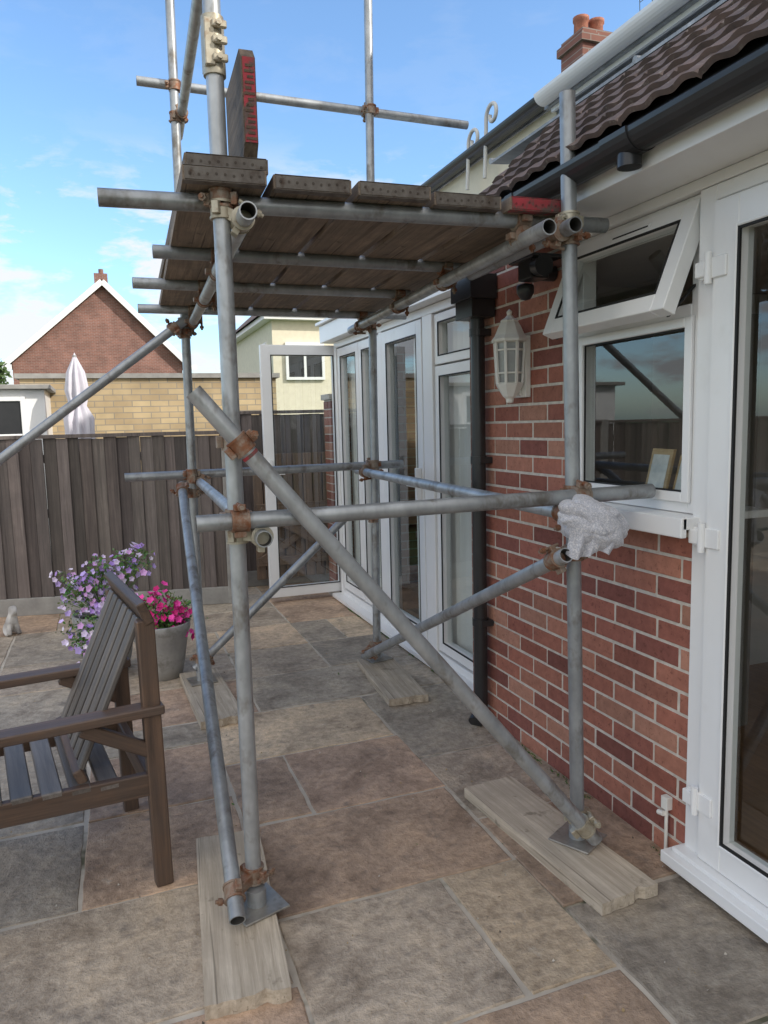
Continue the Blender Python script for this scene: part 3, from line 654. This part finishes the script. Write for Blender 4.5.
k2.skin_vertices[0].data[0].use_root=True
md2=ob.modifiers.new('s','SUBSURF'); md2.levels=2; md2.render_levels=2; k2.materials.append(M['fur']); ob.location=(-.76,6.05,.0); ob.rotation_euler=(0,0,.5)

# ------------------------------------------------------------ fences
def fence(name,p,q,h,base=.15,bw=.105,sp_=2.6):
    E=empty(name); p=V(p);q=V(q);d=(q-p);L=d.length;d.normalize();n_=V((d.y,-d.x,0))
    k=MB(); t=0;i=0
    while t<L:
        o=p+d*t; b_=U(.6,1.45); c_=(b_*U(.97,1.03),b_,b_*U(.97,1.03)); hh=h+U(-.012,.006); wv=U(-.006,.006)
        k.obox(o+n_*.006*(i%2)+V((0,0,base)),d*(bw-.004)+n_*.012,V((0,0,hh-base))+d*wv,n_*.012,0,c_); t+=bw-.012+U(-.004,.004); i+=1
    for z in (.35,.8,1.25): k.obox(p-n_*.05+V((0,0,z)),d*L,V((0,0,.07)),n_*.035,0)
    k.obox(p-n_*.02+V((0,0,h)),d*L,V((0,0,.03)),n_*.06,0,(1.2,1.2,1.2))
    k.build('boards',['fence'],E,bevel=.002,bseg=1)
    k=MB(); k.obox(p-n_*.02,d*L,V((0,0,base)),n_*.05,0)
    t=0
    while t<L+.1: k.obox(p+d*(L-t)-n_*.06-d*.05,d*.10,V((0,0,h+.04)),n_*.105,0); t+=sp_
    k.build('posts_and_gravel_board',['stone'],E,bevel=.006,bseg=1)
    return E
fence('timber_fence',(-6.5,7.78,0),(.95,6.33,0),1.45)
fence('timber_fence',(.98,6.95,0),(2.9,6.75,0),1.62,sp_=1.85)
E=empty('timber_gate'); 
for i in range(9): board('pale',(1.28+i*.095,6.80,.08),(1.28+i*.095,6.80,1.25),.085,.018,'gate',E,up=(0,1,0))
board('ledge',(1.25,6.775,.25),(2.1,6.775,.25),.03,.08,'gate',E); board('ledge',(1.25,6.775,.75),(2.1,6.775,.75),.03,.08,'gate',E)
board('brace',(1.28,6.765,.26),(2.05,6.765,.74),.02,.07,'gate',E); board('brace',(1.28,6.745,.74),(2.05,6.745,.26),.02,.07,'gate',E)
k=MB(); random.seed(5)
for zz in range(23):
    for a in range(2): 
        c_=random.choice(rp)
        k.box((1.90+a*.1125,6.45,zz*.075),(1.90+a*.1125+.105,6.67,zz*.075+.065),0,c_)
k.box((1.903,6.453,0),(2.115,6.665,1.73),1); k.box((1.88,6.43,1.73),(2.14,6.69,1.78),1); k.build('brick_gate_pier',['brickbody','mortar'],None,bevel=.002,bseg=1)

# ------------------------------------------------------------ background buildings
E=empty('garage_building',(0,10.1,0),-.03); k=MB()
k.box((-.95,0,0),(2.2,5,2.16),0); k.box((-1.0,-.04,2.16),(2.25,5.05,2.22),1); k.build('walls',['bricky','stone'],E)
E=empty('white_outbuilding'); k=MB()
k.box((-3.6,9.2,0),(-.62,9.35,1.98),0); k.box((-3.7,9.1,1.98),(-.55,12,2.03),1); k.box((-3.6,9.35,0),(-.62,12,1.98),0)
k.frame((-1.80,9.15,1.0),ux,v,ny_,.98,.90,.05,.05,0); k.box((-1.75,9.17,1.05),(-.87,9.19,1.85),2); k.box((-1.25,9.155,1.05),(-1.21,9.17,1.85),0); k.box((-1.75,9.155,1.45),(-.87,9.17,1.49),0)
k.build('walls',['upvc','stone','black'],E,bevel=.004,bseg=1)
E=empty('gable_house'); k=MB(); gy=40; xa_,xb_,xm=-4.0,3.9,.28; ze,za=5.1,8.75
k.add([(xa_,gy,0),(xb_,gy,0),(xb_,gy,ze),(xm,gy,za),(xa_,gy,ze)],[(0,1,2,3,4)],0); k.box((xa_,gy+.01,0),(xb_,gy+9,ze),1)
k.build('walls',['brickr','brickrY'],E)
k=MB()
for sx_,xe in ((-1,xa_-.35),(1,xb_+.35)):
    zz=ze-.33; k.add([(xe,gy-.3,zz),(xe,gy+9,zz),(xm,gy+9,za+.12),(xm,gy-.3,za+.12)],[(0,1,2,3)],0)
    k.beam((xe,gy-.32,zz-.06),(xm,gy-.32,za+.02),.05,.26,up=(0,0,1),mi=1)
    k.box((xe-.05,gy-.35,zz-.25),(xe+.35,gy-.28,zz-.02),1)
k.box((xm-.35,gy+1.5,za-.5),(xm+.30,gy+2.2,za+.75),2); k.cyl((xm,gy+1.8,za+.75),(xm,gy+1.8,za+1.0),.12,mi=2)
k.build('roof',['tilefar','upvc','brickr'],E)
E=empty('cream_house'); k=MB()
k.box((5.2,24,0),(14,32,4.9),0); k.box((4.9,23.7,4.9),(14.2,32.2,5.05),1)
k.add([(4.8,23.6,5.05),(14.3,23.6,5.05),(11.5,28,7.6),(7.6,28,7.6),(4.8,32.4,5.05),(14.3,32.4,5.05)],[(0,1,2,3),(0,3,4),(1,5,2),(3,2,5,4)],2)
for x in (5.6,7.5): 
    k.frame((x,23.9,3.0),ux,v,ny_,1.3,1.2,.09,.08,1); k.box((x+.09,23.96,3.09),(x+1.21,23.99,4.11),3); k.box((x+.6,23.9,3.09),(x+.68,23.96,4.11),1)
k.box((5.15,24.8,3.2),(5.2,26,4.3),1); k.box((5.13,24.95,3.3),(5.15,25.9,4.2),3)
k.build('walls_and_roof',['cream','upvc','tilefar','black'],E)
k=MB(); c=(-.27,8.9,0); k.cyl((c[0],c[1],0),(c[0],c[1],2.33),.02,mi=1)
k.lathe((c[0],c[1],0),[(.10,1.12),(.13,1.25),(.12,1.5),(.125,1.65),(.07,1.78),(.10,1.95),(.075,2.15),(.03,2.28),(.001,2.36)],seg=64,mod=lambda a,z:1+.28*math.cos(8*a)*(1 if z<2.2 else .4))
k.lathe((c[0],c[1],0),[(.25,0),(.25,.06),(.05,.1)],seg=20,mi=1); k.build('closed_parasol',['umb','potg'])
def curve(name,ptsl,r,mat):
    cu=bpy.data.curves.new(name,'CURVE'); cu.dimensions='3D'; cu.bevel_depth=r; cu.bevel_resolution=3
    for pts in ptsl:
        sp_=cu.splines.new('POLY'); sp_.points.add(len(pts)-1)
        for i,p in enumerate(pts): sp_.points[i].co=(*p,1)
    cu.materials.append(M[mat]); ob=bpy.data.objects.new(name,cu); scene.collection.objects.link(ob); return ob
MM,nt_,b_=newmat('painted_iron'); b_.inputs['Base Color'].default_value=(.6,.6,.58,1); b_.inputs['Roughness'].default_value=.5; M['iron']=MM
MM,nt_,b_=newmat('dark_wire'); b_.inputs['Base Color'].default_value=(.12,.12,.12,1); b_.inputs['Roughness'].default_value=.5; M['wire']=MM
for y,zb in ((4.12,3.06),(3.90,3.12)):
    pts=[]
    for i in range(40):
        t=i/39; a=t*math.pi*2.1; rr=.070*(1-.7*t); pts.append((2.12,y-.06+rr*math.cos(a),zb+.07+rr*math.sin(a)))
    curve('scroll_bracket',[[(2.12,y+.03,2.88),(2.12,y+.01,zb+.03)]+pts],.011,'iron')
curve('tv_aerial',[[(3.4,5.05,3.0),(3.4,5.05,4.0)],[(3.3,4.95,3.95),(3.55,5.2,3.95)],[(3.28,5.03,3.95),(3.36,4.9,3.95)],[(3.40,5.12,3.95),(3.47,5.02,3.95)],[(3.48,5.22,3.95),(3.56,5.12,3.95)]],.007,'wire')
L_=[]
for i in range(12): L_.append([(3.2,2.7+i*.11,3.05),(3.2,2.75+i*.11,4.15)])
for i in range(10): L_.append([(3.2,2.7,3.1+i*.11),(3.2,3.95,3.12+i*.11)])
curve('wire_mesh_guard',L_,.0022,'wire')
def tree(name,c,h,rad,n_):
    E=empty(name); k=MB(); c=V(c); k.cyl(c,c+V((0,0,h*.5)),.16,.1,seg=10)
    tips=[]
    for i in range(9):
        a=U(0,6.28); e=c+V((math.cos(a)*rad*U(.3,.7),math.sin(a)*rad*U(.3,.7),h*U(.55,.9))); k.cyl(c+V((0,0,h*U(.3,.5))),e,.06,.02,seg=6); tips.append(e)
    k.build('trunk',['bark'],E); k=MB()
    for i in range(n_):
        t=random.choice(tips); q=t+V((U(-1,1),U(-1,1),U(-1,1))).normalized()*rad*.5*(R()**.5); d=V((U(-1,1),U(-1,1),U(-1,1))).normalized(); a=d.orthogonal().normalized(); l=U(.08,.16); b_=U(.5,1.5)
        k.add([q,q+d*l+a*l*.5,q+d*2*l,q+d*l-a*l*.5],[(0,1,2,3)],0,(b_,b_,b_*.9))
    k.build('crown',['tree'],E)
tree('garden_tree',(-4.6,32,0),4.6,1.3,3500)
